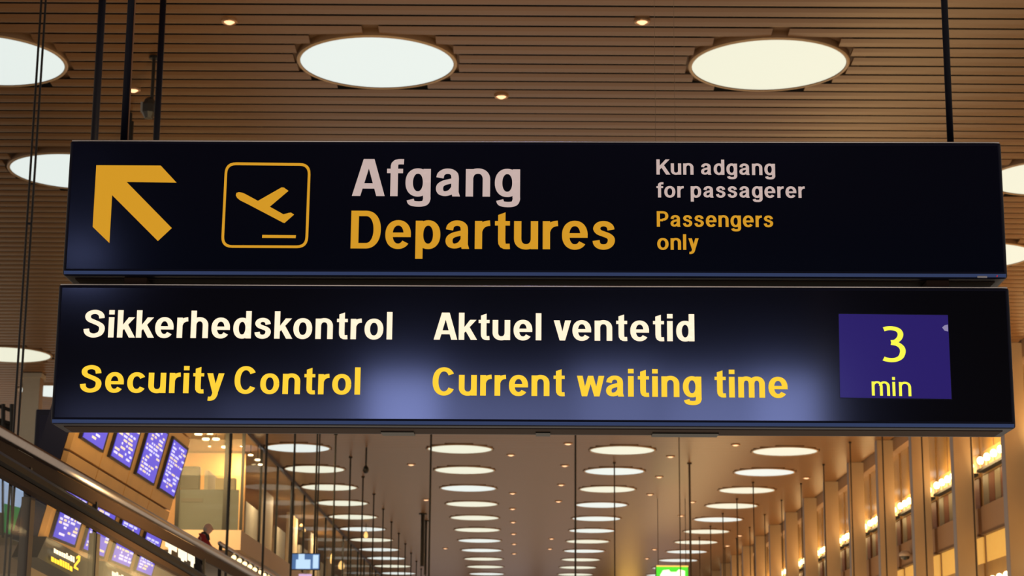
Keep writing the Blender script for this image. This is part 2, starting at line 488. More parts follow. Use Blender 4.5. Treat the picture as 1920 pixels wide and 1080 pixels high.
# thicker pair at x~793
for px, pt, pb, r_, lab in ((793, 963, 1062, .075, 'thick dark tube hanging near the far middle, left of a rod pair'), (799, 976, 1078, .05, 'thinner dark tube just right of the thick hanging tube')):
    p = onZ(px, pt, CZ); q = onY(px, pb, p.y)
    rod(p.x, p.y, q.z, r_, 'hanging_tube', lab, 'tube')
# near double rod at the left
p = onY(55, 415, 12.0)
e = empty('double_rod', 'pair of slim black rods hanging at the far left', 'rod', None, (p.x, 12.0, 1.9))
for s in (-1, 1):
    MB().cyl((s * .0145, 0, 0), (s * .0145, 0, CZ + .01 - 1.9), .0075, 10).build('rod', BLACK, e)
for q in range(4):
    MB().box((-.02, -.006, .9 + q * 2.0), (.02, .006, .915 + q * 2.0)).build('spacer', BLACK, e)
# pendant device near the top left
p = onZ(289, 106, CZ); q = onY(282, 222, p.y); q2 = onY(284, 186, p.y)
e = empty('ceiling_camera', 'black faceted camera housing on a drop rod beside the left sign poles', 'camera', None, (p.x, p.y, q.z))
MB().cyl((0, 0, q2.z - q.z), (0, 0, CZ - q.z), .022, 10).build('drop_rod', BLACK, e)
MB().lathe((-.03, 0, 0), [(.001, 0), (.05, .0), (.088, .07), (.09, .17), (.06, .24), (.022, .27)], 8).build('housing', mat('camera_housing', (.03, .03, .032), .25), e)
MB().box((-.128, -.04, .08), (-.10, .04, .2)).build('lens_window', mat('grey_lens', (.25, .27, .32), .2), e)
MB().cyl((0, 0, CZ - q.z - .03), (0, 0, CZ - q.z), .06, 12).build('ceiling_flange', BLACK, e)
# stepped rod
p = onZ(246, 212, CZ); q = onY(246, 300, p.y)
e = empty('stepped_rod', 'short stepped black rod behind the left end of the sign', 'rod', None, (p.x, p.y, q.z - .6))
zt = CZ - (q.z - .6)
MB().cyl((-.012, 0, zt - .12), (-.012, 0, zt), .028, 10).build('upper_rod', BLACK, e)
MB().cyl((.0, 0, 0), (.0, 0, zt - .12), .042, 10).build('lower_rod', BLACK, e)
# far pendant
p = onZ(687, 839, CZ); q = onY(686, 888, p.y)
e = empty('pendant_device', 'small black bulb-shaped device on a rod among the left skylights', 'pendant', None, (p.x, p.y, q.z))
MB().cyl((0, 0, .2), (0, 0, CZ - q.z), .028, 10).build('drop_rod', BLACK, e)
MB().lathe((0, 0, 0), [(.001, 0), (.06, .02), (.095, .1), (.07, .19), (.03, .24)], 14).build('housing', BLACK, e, smooth=True)

# ------------------------------------------------------------------ glyphs
HX, HY = .093, .072


def arc(cx, cy, rx, ry, a0, a1, n=22, pw=2.2):
    o = []
    for i in range(n + 1):
        t = R(a0 + (a1 - a0) * i / n); c, s = math.cos(t), math.sin(t)
        o.append((cx + rx * math.copysign(abs(c) ** (2 / pw), c), cy + ry * math.copysign(abs(s) ** (2 / pw), s)))
    return o


def cat(pts, n=7):
    P = [Vector(p) for p in pts]; P = [P[0] * 2 - P[1]] + P + [P[-1] * 2 - P[-2]]; o = []
    for i in range(1, len(P) - 2):
        a, b, c, d = P[i - 1:i + 3]
        for k in range(n):
            t = k / n
            o.append(tuple(.5 * ((2 * b) + (c - a) * t + (2 * a - 5 * b + 4 * c - d) * t * t + (3 * b - a - 3 * c + d) * t ** 3)))
    return o + [tuple(P[-2])]


def rib(pts, hx=None, hy=None):
    hx = hx or HX; hy = hy or HY
    Lf, Rt = [], []
    n = len(pts)
    for i, p in enumerate(pts):
        a = pts[max(0, i - 1)]; b = pts[min(n - 1, i + 1)]
        dx, dy = b[0] - a[0], b[1] - a[1]; l = math.hypot(dx, dy) or 1
        nx, ny = -dy / l, dx / l
        Lf.append((p[0] + nx * hx, p[1] + ny * hy)); Rt.append((p[0] - nx * hx, p[1] - ny * hy))
    return [[Lf[i], Lf[i + 1], Rt[i + 1], Rt[i]] for i in range(n - 1)]


def rc(x0, y0, x1, y1): return [[(x0, y0), (x1, y0), (x1, y1), (x0, y1)]]
def para(b0, b1, yb_, t0, t1, yt): return [[(b0, yb_), (b1, yb_), (t1, yt), (t0, yt)]]
XH = .75


def glyph(c):
    s, t = HX, HY
    if c == 'o': return .66, rib(arc(.33, .372, .33 - s, .382 - t, 0, 360, 40))
    if c == 'c': return .62, rib(arc(.33, .372, .33 - s, .382 - t, 33, 327, 34))
    if c == 'e': return .65, rib(arc(.325, .372, .325 - s, .382 - t, 0, 322, 36)) + rc(.15, .305, .648, .425)
    if c == 'n': return .61, rc(0, 0, 2 * s, .74) + rib(arc(.61 / 2 + .0, .46, .61 / 2 - s, .75 - t - .46 + .01, 172, 0)) + rc(.61 - 2 * s, 0, .61, .47)
    if c == 'h': return .61, rc(0, 0, 2 * s, 1) + rib(arc(.61 / 2, .46, .61 / 2 - s, .75 - t - .46 + .01, 172, 0)) + rc(.61 - 2 * s, 0, .61, .47)
    if c == 'm':
        a = []
        for x0 in (0, .355): a += rib(arc(x0 + .2745, .48, .2745 - s, .75 - t - .48 + .01, 172, 0)) + rc(x0 + .549 - 2 * s, 0, x0 + .549, .49)
        return .904, rc(0, 0, 2 * s, .74) + a
    if c == 'u': return .61, rc(.61 - 2 * s, 0, .61, .74) + rib(arc(.61 / 2, .28, .61 / 2 - s, .28 - t + .01, 180, 352)) + rc(0, .27, 2 * s, .74)
    if c == 'r': return .40, rc(0, 0, 2 * s, .74) + rib(arc(.40, .40, .40 - s, .75 - t - .40 + .005, 165, 92, 14))
    if c == 'i': return .195, rc(0, 0, 2 * s, .74) + rc(0, .84, 2 * s, 1)
    if c == 'l': return .195, rc(0, 0, 2 * s, 1)
    if c == 't': return .40, rc(.02, .62, .40, .74) + para(.10, .10 + 2 * s, .3, .10, .10 + 2 * s, .86) + [[(.10, .86), (.10 + 2 * s, .86), (.10 + 2 * s, .97), (.10, .90)]] + rib([(.10 + s, .32), (.10 + s, .24), (.10 + s + .008, .15), (.10 + s + .035, .095), (.27, .072), (.32, .068), (.40, .072)])
    if c == 'f': return .42, rc(.0, .62, .40, .74) + rc(.09, 0, .09 + 2 * s, .80) + rib([(.09 + s, .78), (.09 + s, .82), (.09 + s + .012, .87), (.09 + s + .05, .915), (.30, .930), (.35, .932), (.42, .930)])
    if c == 'a':
        return .64, rib(cat([(.112, .50), (.14, .60), (.22, .664), (.31, .680), (.40, .662), (.47, .60), (.49, .50), (.49, .34), (.49, .28)])) + [[(.49 - HX, .30), (.49 + HX, .30), (.49 + HX, .12), (.49 + HX + .035, 0), (.49 - HX + .03, 0), (.49 - HX, .12)]] + \
            rib(cat([(.47, .435), (.36, .405), (.22, .365), (.13, .30), (.105, .20), (.14, .11), (.22, .075), (.31, .085), (.40, .13), (.47, .22)]), HX * .96, HY * .9)
    if c == 's':
        return .58, rib(cat([(.475, .515), (.45, .60), (.38, .66), (.28, .680), (.18, .655), (.125, .595), (.115, .53), (.17, .455), (.29, .405), (.41, .355), (.475, .285), (.47, .18), (.40, .095), (.29, .064), (.18, .085), (.115, .15), (.095, .235)], 5), HX * .97, HY * .98)
    if c in 'gdpb' or c == 'q':
        W = .63
        bowl = rib(arc(.31, .372, .31 - s, .382 - t, 0, 360, 40))
        if c == 'g': return W, bowl + rc(W - 2 * s, -.02, W, .74) + rib(cat([(W - s, 0), (W - s, -.08), (W - s - .04, -.17), (W - s - .13, -.205), (.26, -.205), (.16, -.175), (.125, -.09)]))
        if c == 'd': return W, bowl + rc(W - 2 * s, 0, W, 1)
        if c == 'p': return W, [[(W - x, y_) for x, y_ in q] for q in bowl] + rc(0, -.265, 2 * s, .74)
    if c == 'k': return .62, rc(0, 0, 2 * s, 1) + para(.16, .16, .22, .40, .61, .74) + [[(.16, .42), (.39, .74), (.61, .74), (.16, .22)]] + [[(.22, .36), (.36, .50), (.64, 0), (.42, 0)]]
    if c == 'v': return .60, para(.205, .375, 0, 0, .205, .74) + para(.225, .395, 0, .395, .60, .74)
    if c == 'y': return .60, para(.215, .40, -.02, 0, .205, .74) + para(.20, .375, -.04, .40, .60, .74) + rib(cat([(.30, .02), (.275, -.07), (.22, -.16), (.13, -.195), (.05, -.19)]))
    if c == 'w': return .93, para(.165, .345, 0, 0, .195, .74) + para(.18, .345, 0, .375, .545, .74) + para(.585, .75, 0, .385, .555, .74) + para(.585, .765, 0, .735, .93, .74)
    if c == 'A': return .82, para(0, .21, 0, .275, .48, 1) + para(.61, .82, 0, .34, .545, 1) + rc(.17, .20, .65, .345)
    if c == 'D': return .76, rc(0, 0, 2 * s + .01, 1) + rc(.1, 0, .40, 2 * t) + rc(.1, 1 - 2 * t, .40, 1) + rib([(.36, t)] + arc(.38, .5, .38 - s, .5 - t, -90, 90, 26) + [(.36, 1 - t)])
    if c == 'P': return .70, rc(0, 0, 2 * s + .01, 1) + rc(.1, .42 - t, .38, .42 + t) + rc(.1, 1 - 2 * t, .38, 1) + rib([(.36, .42)] + arc(.38, .675 + .017, .70 - .38 - s, .272 - .04 + .0, -90, 90, 22) + [(.36, 1 - t)])
    if c == 'K': return .80, rc(0, 0, 2 * s + .01, 1) + [[(.17, .30), (.17, .56), (.54, 1), (.78, 1)]] + [[(.27, .50), (.42, .66), (.82, 0), (.57, 0)]]
    if c == 'S':
        return .76, rib(cat([(.63, .70), (.61, .80), (.54, .885), (.40, .930), (.25, .905), (.155, .83), (.14, .73), (.20, .64), (.36, .565), (.52, .495), (.63, .405), (.645, .27), (.58, .14), (.45, .078), (.32, .068), (.19, .115), (.12, .20), (.10, .31)], 5), HX * 1.03, HY)
    if c == 'C': return .78, rib(arc(.39, .5, .39 - s - .005, .51 - t, 33, 327, 40), HX * 1.03)
    if c == '3': return .62, rib(cat([(.06, .905), (.17, .935), (.29, .935), (.43, .89), (.49, .79), (.46, .67), (.36, .575), (.24, .55)], 6), .074, .056) + \
            rib(cat([(.24, .535), (.40, .50), (.51, .41), (.535, .29), (.48, .15), (.36, .075), (.22, .058), (.10, .075), (.03, .10)], 6), .074, .056)
    return .26, []


def textpolys(txt, gap=.118):
    x = 0; polys = []; wi = 0
    for c in txt:
        if c == ' ': x += .31; wi += 1; continue
        wd, ps = glyph(c)
        g = gap
        polys += [(wi, [(x + a, b) for a, b in q]) for q in ps]
        x += wd + g * (.4 if c in 'vwyKkAf' else .75 if c == 'r' else .9 if c == 't' else 1)
    xs = [p[0] for _, q in polys for p in q]
    return polys, min(xs), max(xs)


GLINTT = mat('edge_glint_bright', (.92, .90, 1.0), .25, metal=1)  # highlight on the cabinet's top edge put into bright metal
GLINTB = mat('edge_glint_blue', (.08, .14, .42), .3, metal=1)  # blue highlight of the lower bevel put into the metal's colour
UNDER = mat('underside_sheen', (.055, .034, .026), .6, ior=1.15)  # brown reflection under the cabinet put into this colour
# ------------------------------------------------------------------ the signs
PSI = R(.8)
SY = 5.70
SU = Vector((math.cos(PSI), -math.sin(PSI), 0))       # along the sign
SN = Vector((-math.sin(PSI), -math.cos(PSI), 0))      # out of its face


def onS(px, py, out=0.0):
    base = Vector((0, SY, 0)) + SN * out
    d = ray(px, py)
    t = (base - EYE).dot(SN) / d.dot(SN)
    return EYE + d * t


def sign_poly(mb, pxs, out): mb.add([onS(x, y_, out) for x, y_ in pxs], [tuple(range(len(pxs)))])


def poly_slab(mb, pts, th):           # flat lettering film with a hair of thickness
    mb.slab(pts, -SN * th)


def sign_text(txt, bl, br, topy, m, parent, label, gap=.118, out=.0022):
    polys, a, b = textpolys(txt, gap)
    P0, P1 = onS(*bl, out), onS(*br, out)
    hgt = (onS(bl[0], topy, out) - P0).z
    words = {}
    for i, (wi, q) in enumerate(polys):
        mb = words.setdefault(wi, MB())
        off = SN * (1e-5 * (i % 5))
        area_ = sum(q[k][0] * q[(k + 1) % len(q)][1] - q[(k + 1) % len(q)][0] * q[k][1] for k in range(len(q)))
        pts = [P0 + (P1 - P0) * ((x - a) / (b - a)) + Vector((0, 0, y_ * hgt)) + off for x, y_ in q]
        if area_ < 0: pts.reverse()
        mb.add(pts, [tuple(range(len(pts)))])
    for wi, mb in words.items():
        o = mb.build('lettering', m, parent); o['label'] = label + (txt.split(' ')[wi] if label.endswith(' ') else '')
    return o


def cabinet(name, tl, br_, label, facemat, depth):
    """box whose front lies in the sign plane; px corners"""
    a = onS(*tl); b = onS(*br_)
    # left and right edges as vertical lines
    e = empty(name, label, 'sign', None, (0, 0, 0))
    u0 = (a - Vector((0, SY, 0))).dot(SU); u1 = (b - Vector((0, SY, 0))).dot(SU)
    z0, z1 = b.z, a.z

    def P(u, v, o): return Vector((0, SY, 0)) + SU * u + Vector((0, 0, v)) + SN * o
    mb = MB()
    vs = [P(u0, z0, 0), P(u1, z0, 0), P(u1, z0, -depth), P(u0, z0, -depth), P(u0, z1, 0), P(u1, z1, 0), P(u1, z1, -depth), P(u0, z1, -depth)]
    mb.add(vs, [(0, 3, 2, 1), (4, 5, 6, 7), (0, 1, 5, 4), (1, 2, 6, 5), (2, 3, 7, 6), (3, 0, 4, 7)])
    o = mb.build('cabinet', NAVYE, e, bevel=.009)
    for p in o.data.polygons: p.use_smooth = False
    mb = MB(); i = .012
    mb.slab([P(u0 + i, z0 + i + .008, .001), P(u1 - i, z0 + i + .008, .001), P(u1 - i, z1 - i, .001), P(u0 + i, z1 - i, .001)], -SN * .006)
    mb.build('face_panel', facemat, e)
    mb = MB(); mb.slab([P(u0 + .03, z0, -.045), P(u1 - .03, z0, -.045), P(u1 - .03, z0, -depth + .03), P(u0 + .03, z0, -depth + .03)], (0, 0, -.002))
    mb.build('underside_sheen', UNDER, e)  # sheet added to carry the underside's brown reflection
    MB().cyl(P(u0 + .006, z1 - .001, -.002), P(u1 - .006, z1 - .001, -.002), .0028, 8).build('top_glint', GLINTT, e, smooth=True)  # rod added to stand for the top edge highlight
    MB().slab([P(u0 + .006, z0 + .003, .0015), P(u1 - .006, z0 + .003, .0015), P(u1 - .006, z0 + .013, .004), P(u0 + .006, z0 + .013, .004)], -SN * .006).build('bottom_glint', GLINTB, e)  # strip added to stand for the bevel's blue highlight
    return e, P, (u0, u1, z0, z1)


DEP = .185
up, PU, (uu0, uu1, uz0, uz1) = cabinet('departures_sign', (131.5, 263), (1890, 522), 'long dark navy hanging sign pointing to departures, the upper of two', NAVYU, DEP)
lo, PL, (lu0, lu1, lz0, lz1) = cabinet('waiting_time_sign', (110, 532.5), (1905.5, 803.5), 'long navy backlit sign for security waiting time, the lower of two', NAVYL, DEP)

# arrow
z = 3.3684
def c1(pts): return [(90 + a / z, 240 + b / z) for a, b in pts]
mb = MB(); A = c1([(305, 235), (712, 237), (812, 345), (497, 341), (782, 632), (694, 714), (405, 424), (388, 727), (282, 624)])
A2 = [onS(x, y_, .0022) for x, y_ in A]
bm = bmesh.new(); vs = [bm.verts.new(v) for v in A2]; f = bm.faces.new(vs); f.normal_update(); bmesh.ops.triangulate(bm, faces=[f])
me = bpy.data.meshes.new('arrow'); bm.to_mesh(me); bm.free(); me.materials.append(TXY1)
o = link('arrow', me, up); o['label'] = 'amber arrow pointing up and left'
# pictogram frame: rounded ring
def rr(cs, rad, n=6):
    out = []
    for k in range(4):
        p = Vector(cs[k]); a = (Vector(cs[k - 1]) - p).normalized(); b = (Vector(cs[(k + 1) % 4]) - p).normalized()
        p0, p1 = p + a * rad, p + b * rad
        for i in range(n + 1):
            t = i / n; out.append(tuple(p0 * (1 - t) ** 2 + p * 2 * t * (1 - t) * .93 + p * 0 + (p * .14 * t * (1 - t)) + p1 * t * t))
    return out
oc = c1([(1119, 216), (1660, 222), (1641, 759), (1092, 756)])
ic = c1([(1134, 234), (1643, 239), (1624, 742), (1110, 740)])
O_, I_ = rr(oc, 21), rr(ic, 16)
n = len(O_); mb = MB()
mb.add([onS(*p, .0022) for p in O_] + [onS(*p, .0022) for p in I_], [(i, (i + 1) % n, (i + 1) % n + n, i + n) for i in range(n)])
o = mb.build('pictogram_frame', TXY1, up); o['label'] = 'amber rounded square outline'
pl_ = c1([(1186, 425), (1190, 410), (1205, 405), (1225, 408), (1243, 415), (1326, 460), (1475, 375), (1490, 376), (1519, 397), (1401, 497), (1487, 545), (1520, 536), (1535, 534), (1554, 547), (1494, 600), (1483, 597), (1260, 480), (1215, 458), (1195, 442)])
bm = bmesh.new(); vs = [bm.verts.new(onS(*p, .0022)) for p in pl_]; f = bm.faces.new(vs); f.normal_update(); bmesh.ops.triangulate(bm, faces=[f])
me = bpy.data.meshes.new('aeroplane_symbol'); bm.to_mesh(me); bm.free(); me.materials.append(TXY1)
o = link('aeroplane_symbol', me, up); o['label'] = 'amber aeroplane taking off to the left'
mb = MB(); sign_poly(mb, c1([(1353, 675), (1566, 677), (1564, 696), (1352, 694)]), .0022); o = mb.build('runway_bar', TXY1, up)
# lettering
sign_text('Afgang', (659.7, 367.3), (975.2, 369), 298, TXW1, up, 'pale lettering reading ')
sign_text('Departures', (657.1, 465.8), (1153, 467.8), 395, TXY1, up, 'amber lettering reading ')
sign_text('Kun adgang', (1230.9, 327.3), (1453.6, 328.3), 298.8, TXW1, up, 'small pale lettering reading ')
sign_text('for passagerer', (1231, 370.2), (1509.5, 371), 341.7, TXW1, up, 'small pale lettering reading ')
sign_text('Passengers', (1231.6, 425), (1449.8, 426), 395.9, TXY1, up, 'small amber lettering reading ')
sign_text('only', (1232.4, 468.2), (1310.3, 468.5), 439, TXY1, up, 'small amber lettering reading ')
HX, HY = .097, .075
sign_text('Sikkerhedskontrol', (155.7, 632.3), (735, 636.5), 581, TXW2, lo, 'lit white lettering reading ')
sign_text('Security Control', (149, 735.5), (675, 740), 684.5, TXY2, lo, 'lit yellow lettering reading ')
sign_text('Aktuel ventetid', (813, 636.8), (1302.3, 640), 586, TXW2, lo, 'lit white lettering reading ')
sign_text('Current waiting time', (810.7, 741), (1477.3, 746), 689, TXY2, lo, 'lit yellow lettering reading ')
# display
mb = MB(); sign_poly(mb, [(1574.8, 747.2), (1785.5, 750), (1777.8, 589.5), (1571.8, 587.2)], .0016)
mb.build('display_bezel', mat('display_edge', (.006, .006, .02), .2), lo)
mb = MB(); sign_poly(mb, [(1575.3, 745.3), (1784.2, 748), (1777.2, 590.8), (1572.6, 588.8)], .0019)
dsp = mb.build('display', SCRN, lo); dsp['label'] = 'blue waiting time display'
ohx, ohy = HX, HY
o = sign_text('3', (1655, 679), (1699, 679.5), 611, SCRT, dsp, 'yellow numeral 3')
HX, HY = .072, .055
XHt = 36.5 / .74 * .98
o = sign_text('min', (1635, 741.5), (1709, 743.0), 706, SCRT, dsp, 'yellow word min', gap=.13)
HX, HY = ohx, ohy
mb = MB(); sign_poly(mb, [(1766.5, 614), (1771, 620), (1777.8, 621.5), (1777.3, 608.5), (1771, 610)], .0024)
mb.build('grey_mark', mat('mark_grey', (.3, .3, .4), .5, emit=(.18, .16, .32)), dsp)  # small grey glowing mark at the display's right edge
# tags
mb = MB(); sign_poly(mb, [(1832.5, 521), (1851, 521.3), (1851, 517.6), (1832.5, 517.3)], .003); mb.build('maker_tag', TAG, up)
mb = MB(); sign_poly(mb, [(1868, 519), (1870, 519.5), (1872, 514.5), (1870, 514)], .003); mb.build('indicator', REDL, up)
# brackets between the cabinets
for px in (250, 1762):
    c = (onS(px, 525) - Vector((0, SY, 0))).dot(SU)
    mb = MB(); vs = [PU(c - .034, lz1 + .001, -.03), PU(c + .034, lz1 + .001, -.03), PU(c + .034, lz1 + .001, -.15), PU(c - .034, lz1 + .001, -.15)]
    mb.slab(vs, (0, 0, uz0 - lz1)); mb.build('coupling_block', BRASS, up)
# underside fittings
for px, wd in ((1018, .022), (740, .05), (1290, .1)):
    c = (onS(px, 800) - Vector((0, SY, 0))).dot(SU)
    mb = MB(); mb.slab([PL(c - wd, lz0, -.10), PL(c + wd, lz0, -.10), PL(c + wd, lz0, -.17), PL(c - wd, lz0, -.17)], (0, 0, -.006)); mb.build('latch_plate', BLACK, lo)
# poles
for px, r_, o_ in ((232, .0110, -.09), (1782, .0105, -.09)):
    p = onS(px, 262, o_)
    MB().cyl((p.x, p.y, uz1 - .002), (p.x, p.y, CZ), r_, 14).build('hanging_pole', NAVYPOLE, up, smooth=True)
    MB().cyl((p.x, p.y, uz1 - .001), (p.x, p.y, uz1 + .006), r_ * 1.9, 14).build('pole_foot', NAVYPOLE, up)
p = onS(239.5, 262, -.09)
MB().cyl((p.x, p.y, uz1), (p.x, p.y, CZ), .0026, 8).build('brown_strip', mat('strip_brown', (.25, .12, .06), .4), up)  # thin brown strip beside the left pole
for px in (1229, 1266):
    p = onS(px, 262, -.1)
    MB().cyl((p.x, p.y, uz1), (p.x, p.y, CZ), .0006, 6).build('thin_wire', mat('pale_wire', (.3, .2, .12), .5), up)

# ------------------------------------------------------------------ glass balustrade at the lower left
BX = -2.85
hr = empty('handrail_balustrade', 'glass balustrade with steel tube and black rubber handrail at lower left', 'balustrade', None, (0, 0, 0))
def xl(px, py, Y): return onY(px, py, Y)
ta, tb = onX(-60, 811 - 34, BX), onX(500, 1094, BX)
tb.z = ta.z
MB().cyl(ta, tb, .034, 20).build('steel_tube', STEEL, hr, smooth=True)
MB().slab([ta + Vector((-.03, 0, -.035)), tb + Vector((-.03, 0, -.035)), tb + Vector((-.03, 0, -.115)), ta + Vector((-.03, 0, -.115))], (.02, 0, 0)).build('brown_plate', BRASS, hr)
# rubber handrail, slightly falling away
ra = onX(0, 861, BX + .05); rb = onX(372, 1080, BX + .05)
d = rb - ra; ra2 = ra - d * .15; rb2 = rb + d * .5
prof = [(-.045, -.03), (-.05, 0), (-.03, .026), (0, .033), (.03, .026), (.05, 0), (.045, -.03), (.02, -.04), (-.02, -.04)]
mb = MB(); vs = []
for P_ in (ra2, rb2): vs += [P_ + Vector((a, 0, b)) for a, b in prof]
n = len(prof); mb.add(vs, [(i, (i + 1) % n, (i + 1) % n + n, i + n) for i in range(n)] + [tuple(range(n)), tuple(range(2 * n - 1, n - 1, -1))])
mb.build('rubber_handrail', RUBBER, hr, smooth=False)
MB().slab([ra2 + Vector((-.03, 0, -.045)), rb2 + Vector((-.03, 0, -.045)), rb2 + Vector((-.03, 0, -.085)), ra2 + Vector((-.03, 0, -.085))], (.05, 0, 0)).build('handrail_channel', BRASS, hr)
# glass panels & posts
ys = [ra2.y, onX(52, 1000, BX).y, onX(180, 1000, BX).y, 17.6, 21.0]
def rail_z(y_): return ra2.z + (rb2.z - ra2.z) * (y_ - ra2.y) / (rb2.y - ra2.y) - .09
for i in range(4):
    a, b = ys[i] + .02, ys[i + 1] - .02
    MB().slab([(BX, a, .9), (BX, b, .9), (BX, b, rail_z(b)), (BX, a, rail_z(a))], (.012, 0, 0)).build('glass_panel', GLASS, hr)
for i in (1, 2, 3):
    MB().box((BX - .035, ys[i] - .05, .9), (BX + .02, ys[i] + .05, rail_z(ys[i]))).build('post', mat('grey_post', (.11, .095, .08), .4, metal=.3), hr)
    MB().box((BX - .02, ys[i] - .02, rail_z(ys[i])), (BX, ys[i] + .02, ta.z - .1)).build('bracket', BLACK, hr)
MB().box((BX - .05, ys[0], .82), (BX + .06, 21, .9)).build('base_channel', BRASS, hr)
struct('floor', MB().box((-16, 7.0, .6), (BX + .2, 22.5, .82)), FLOORM, 'raised floor slab under the left balustrade')

# ------------------------------------------------------------------ flight board bank
TIL = .24
BXB = -3.75
U_ = Vector((TIL, 0, 1)).normalized()
N_ = Vector((1, 0, -TIL)).normalized()
Zs = [16.0 + 1.2 * i for i in range(5)]
ybd = [(z_ - 2.25 * math.sin(PITCH)) / math.cos(PITCH) for z_ in Zs]
ybd = [onX(x_, y_, BXB).y for x_, y_ in ((130, 845), (185, 878), (236, 909), (281, 936), (319, 958.5))]
hb = onX(225, 902, BXB).z


def B(y_, t, o=0): return Vector((BXB, y_, hb)) + U_ * t + N_ * o


fb = empty('flight_board', 'bank of blue flight information screens in brushed panels, tilted downward', 'display board', None)
for c in range(4):
    a, b = ybd[c] + .012, ybd[c + 1] - .012
    for t0, t1 in ((.01, .79), (.81, 1.55), (-.79, -.01)):
        MB().slab([B(a, t0), B(b, t0), B(b, t1), B(a, t1)], -N_ * .05).build('panel', PANEL, fb)
MB().slab([B(ybd[0], -.82, -.055), B(ybd[4], -.82, -.055), B(ybd[4], 1.6, -.055), B(ybd[0], 1.6, -.055)], -N_ * .2).build('housing', mat('board_housing', (.012, .014, .04), .4), fb)
q = B(0, 1.6, -.15)
for px_ in (184.5, 299.5):
    yq = onX(px_, 131, q.x).y
    MB().cyl((q.x, yq, q.z - .05), (q.x, yq, CZ), .031, 12).build('hanger', NAVYPOLE, fb, smooth=True)
random.seed(5)
for c in range(4):
    a, b = ybd[c], ybd[c + 1]; wv = b - a
    for r_, (t0, t1) in enumerate(((.13, .69), (.93, 1.49), (-.73, -.24))):
        i0, i1 = a + wv * .13, b - wv * .10
        s = MB().slab([B(i0, t0, .03), B(i1, t0, .03), B(i1, t1, .03), B(i0, t1, .03)], -N_ * .028).build('screen', FBZ, fb)
        MB().slab([B(i0 + .02, t0 + .02, .036), B(i1 - .08, t0 + .02, .036), B(i1 - .08, t1 - .03, .036), B(i0 + .02, t1 - .03, .036)], -N_ * .004).build('picture', FSC, s)
        mw, my = MB(), MB()
        nr = 13
        for k in range(nr):
            tt = t1 - .07 - (t1 - t0 - .1) * k / nr + .012
            x = i0 + .05
            while x < i1 - .2:
                l_ = random.choice((.06, .1, .16, .2))
                if random.random() < .72:
                    (my if (random.random() < .3) else mw).quad(B(x, tt - .020, .0385), B(min(x + l_, i1 - .09), tt - .020, .0385), B(min(x + l_, i1 - .07), tt, .0385), B(x, tt, .0385))
                x += l_ + .045
        if mw.v: tag(mw.build('text_rows', FTW, s), kind='stuff')
        if my.v: tag(my.build('yellow_text_rows', FTY, s), kind='stuff')
    s = MB().slab([B(a + wv * .2, -.20, .02), B(b - wv * .1, -.20, .02), B(b - wv * .1, -.13, .02), B(a + wv * .2, -.13, .02)], -N_ * .02).build('label_strip', mat('label_strip', (.12, .09, .16), .5), fb)
    mw = MB()
    for k in range(4): mw.quad(B(a + wv * (.28 + k * .14), -.175, .0215), B(a + wv * (.37 + k * .14), -.175, .0215), B(a + wv * (.37 + k * .14), -.155, .0215), B(a + wv * (.28 + k * .14), -.155, .0215))
    tag(mw.build('strip_marks', FTW, s), kind='stuff')
# lit direction boxes below the bank
ls = empty('lit_direction_box', 'dark box with white and yellow lit text and a 2 under the flight board', 'sign', 'lit boxes under the flight board')
def Q(px, py, X=-3.70): return onX(px, py, X)
def qslab(pts, m, nm, par, th=.03, X=-3.70): return MB().slab([Q(a, b, X) for a, b in pts], (-th, 0, 0)).build(nm, m, par)
qslab([(88, 1006), (178, 1056), (168, 1098), (70, 1045)], DGREY, 'housing', ls, .2, -3.72)
def blocks(px0, py0, n, wpx, hpx, sl, m, par, X=-3.69):
    mb = MB(); x = px0
    for k in range(n):
        w_ = wpx * random.uniform(.7, 1.2); h_ = hpx * random.choice((.7, 1, .75)); y_ = py0 + (x - px0) * sl
        mb.quad(Q(x, y_ + hpx, X), Q(x + w_, y_ + hpx + w_ * sl, X), Q(x + w_, y_ + hpx - h_ + w_ * sl, X), Q(x, y_ + hpx - h_, X)); x += w_ + .8
    return tag(mb.build('lit_text', m, par), kind='stuff')
blocks(101, 1025, 9, 3.8, 11, .5, LITW, ls); blocks(96, 1040, 8, 4.4, 12, .5, LITYE, ls)
pn = [(143, 1044), (147, 1041), (151, 1043), (150, 1052), (142, 1062), (147, 1066), (147, 1070), (138, 1065), (139, 1059), (146, 1050), (146, 1046), (143, 1049)]
MB().add([Q(a, b, -3.69) for a, b in pn], [(0, 1, 2, 3, 9, 10), (0, 10, 11), (3, 4, 8, 9), (4, 5, 6, 7, 8)]).build('numeral', LITYE, ls)
l2 = empty('lit_direction_box', 'second dark box with lit text at the bottom edge below the steel tube', 'sign', 'lit boxes under the flight board')
qslab([(196, 1052), (290, 1102), (285, 1140), (190, 1095)], DGREY, 'housing', l2, .2, -3.72)
blocks(210, 1068, 9, 4, 11, .5, LITW, l2); blocks(206, 1082, 8, 4.4, 12, .5, LITYE, l2)
ob = tag(MB().slab([Q(150, 1000, -4.25), Q(275, 1068, -4.25), Q(262, 1110, -4.25), Q(140, 1046, -4.25)], (-.1, 0, 0)).build('olive_banner', OLIVE), 'olive yellow band under the flight screens', 'banner')
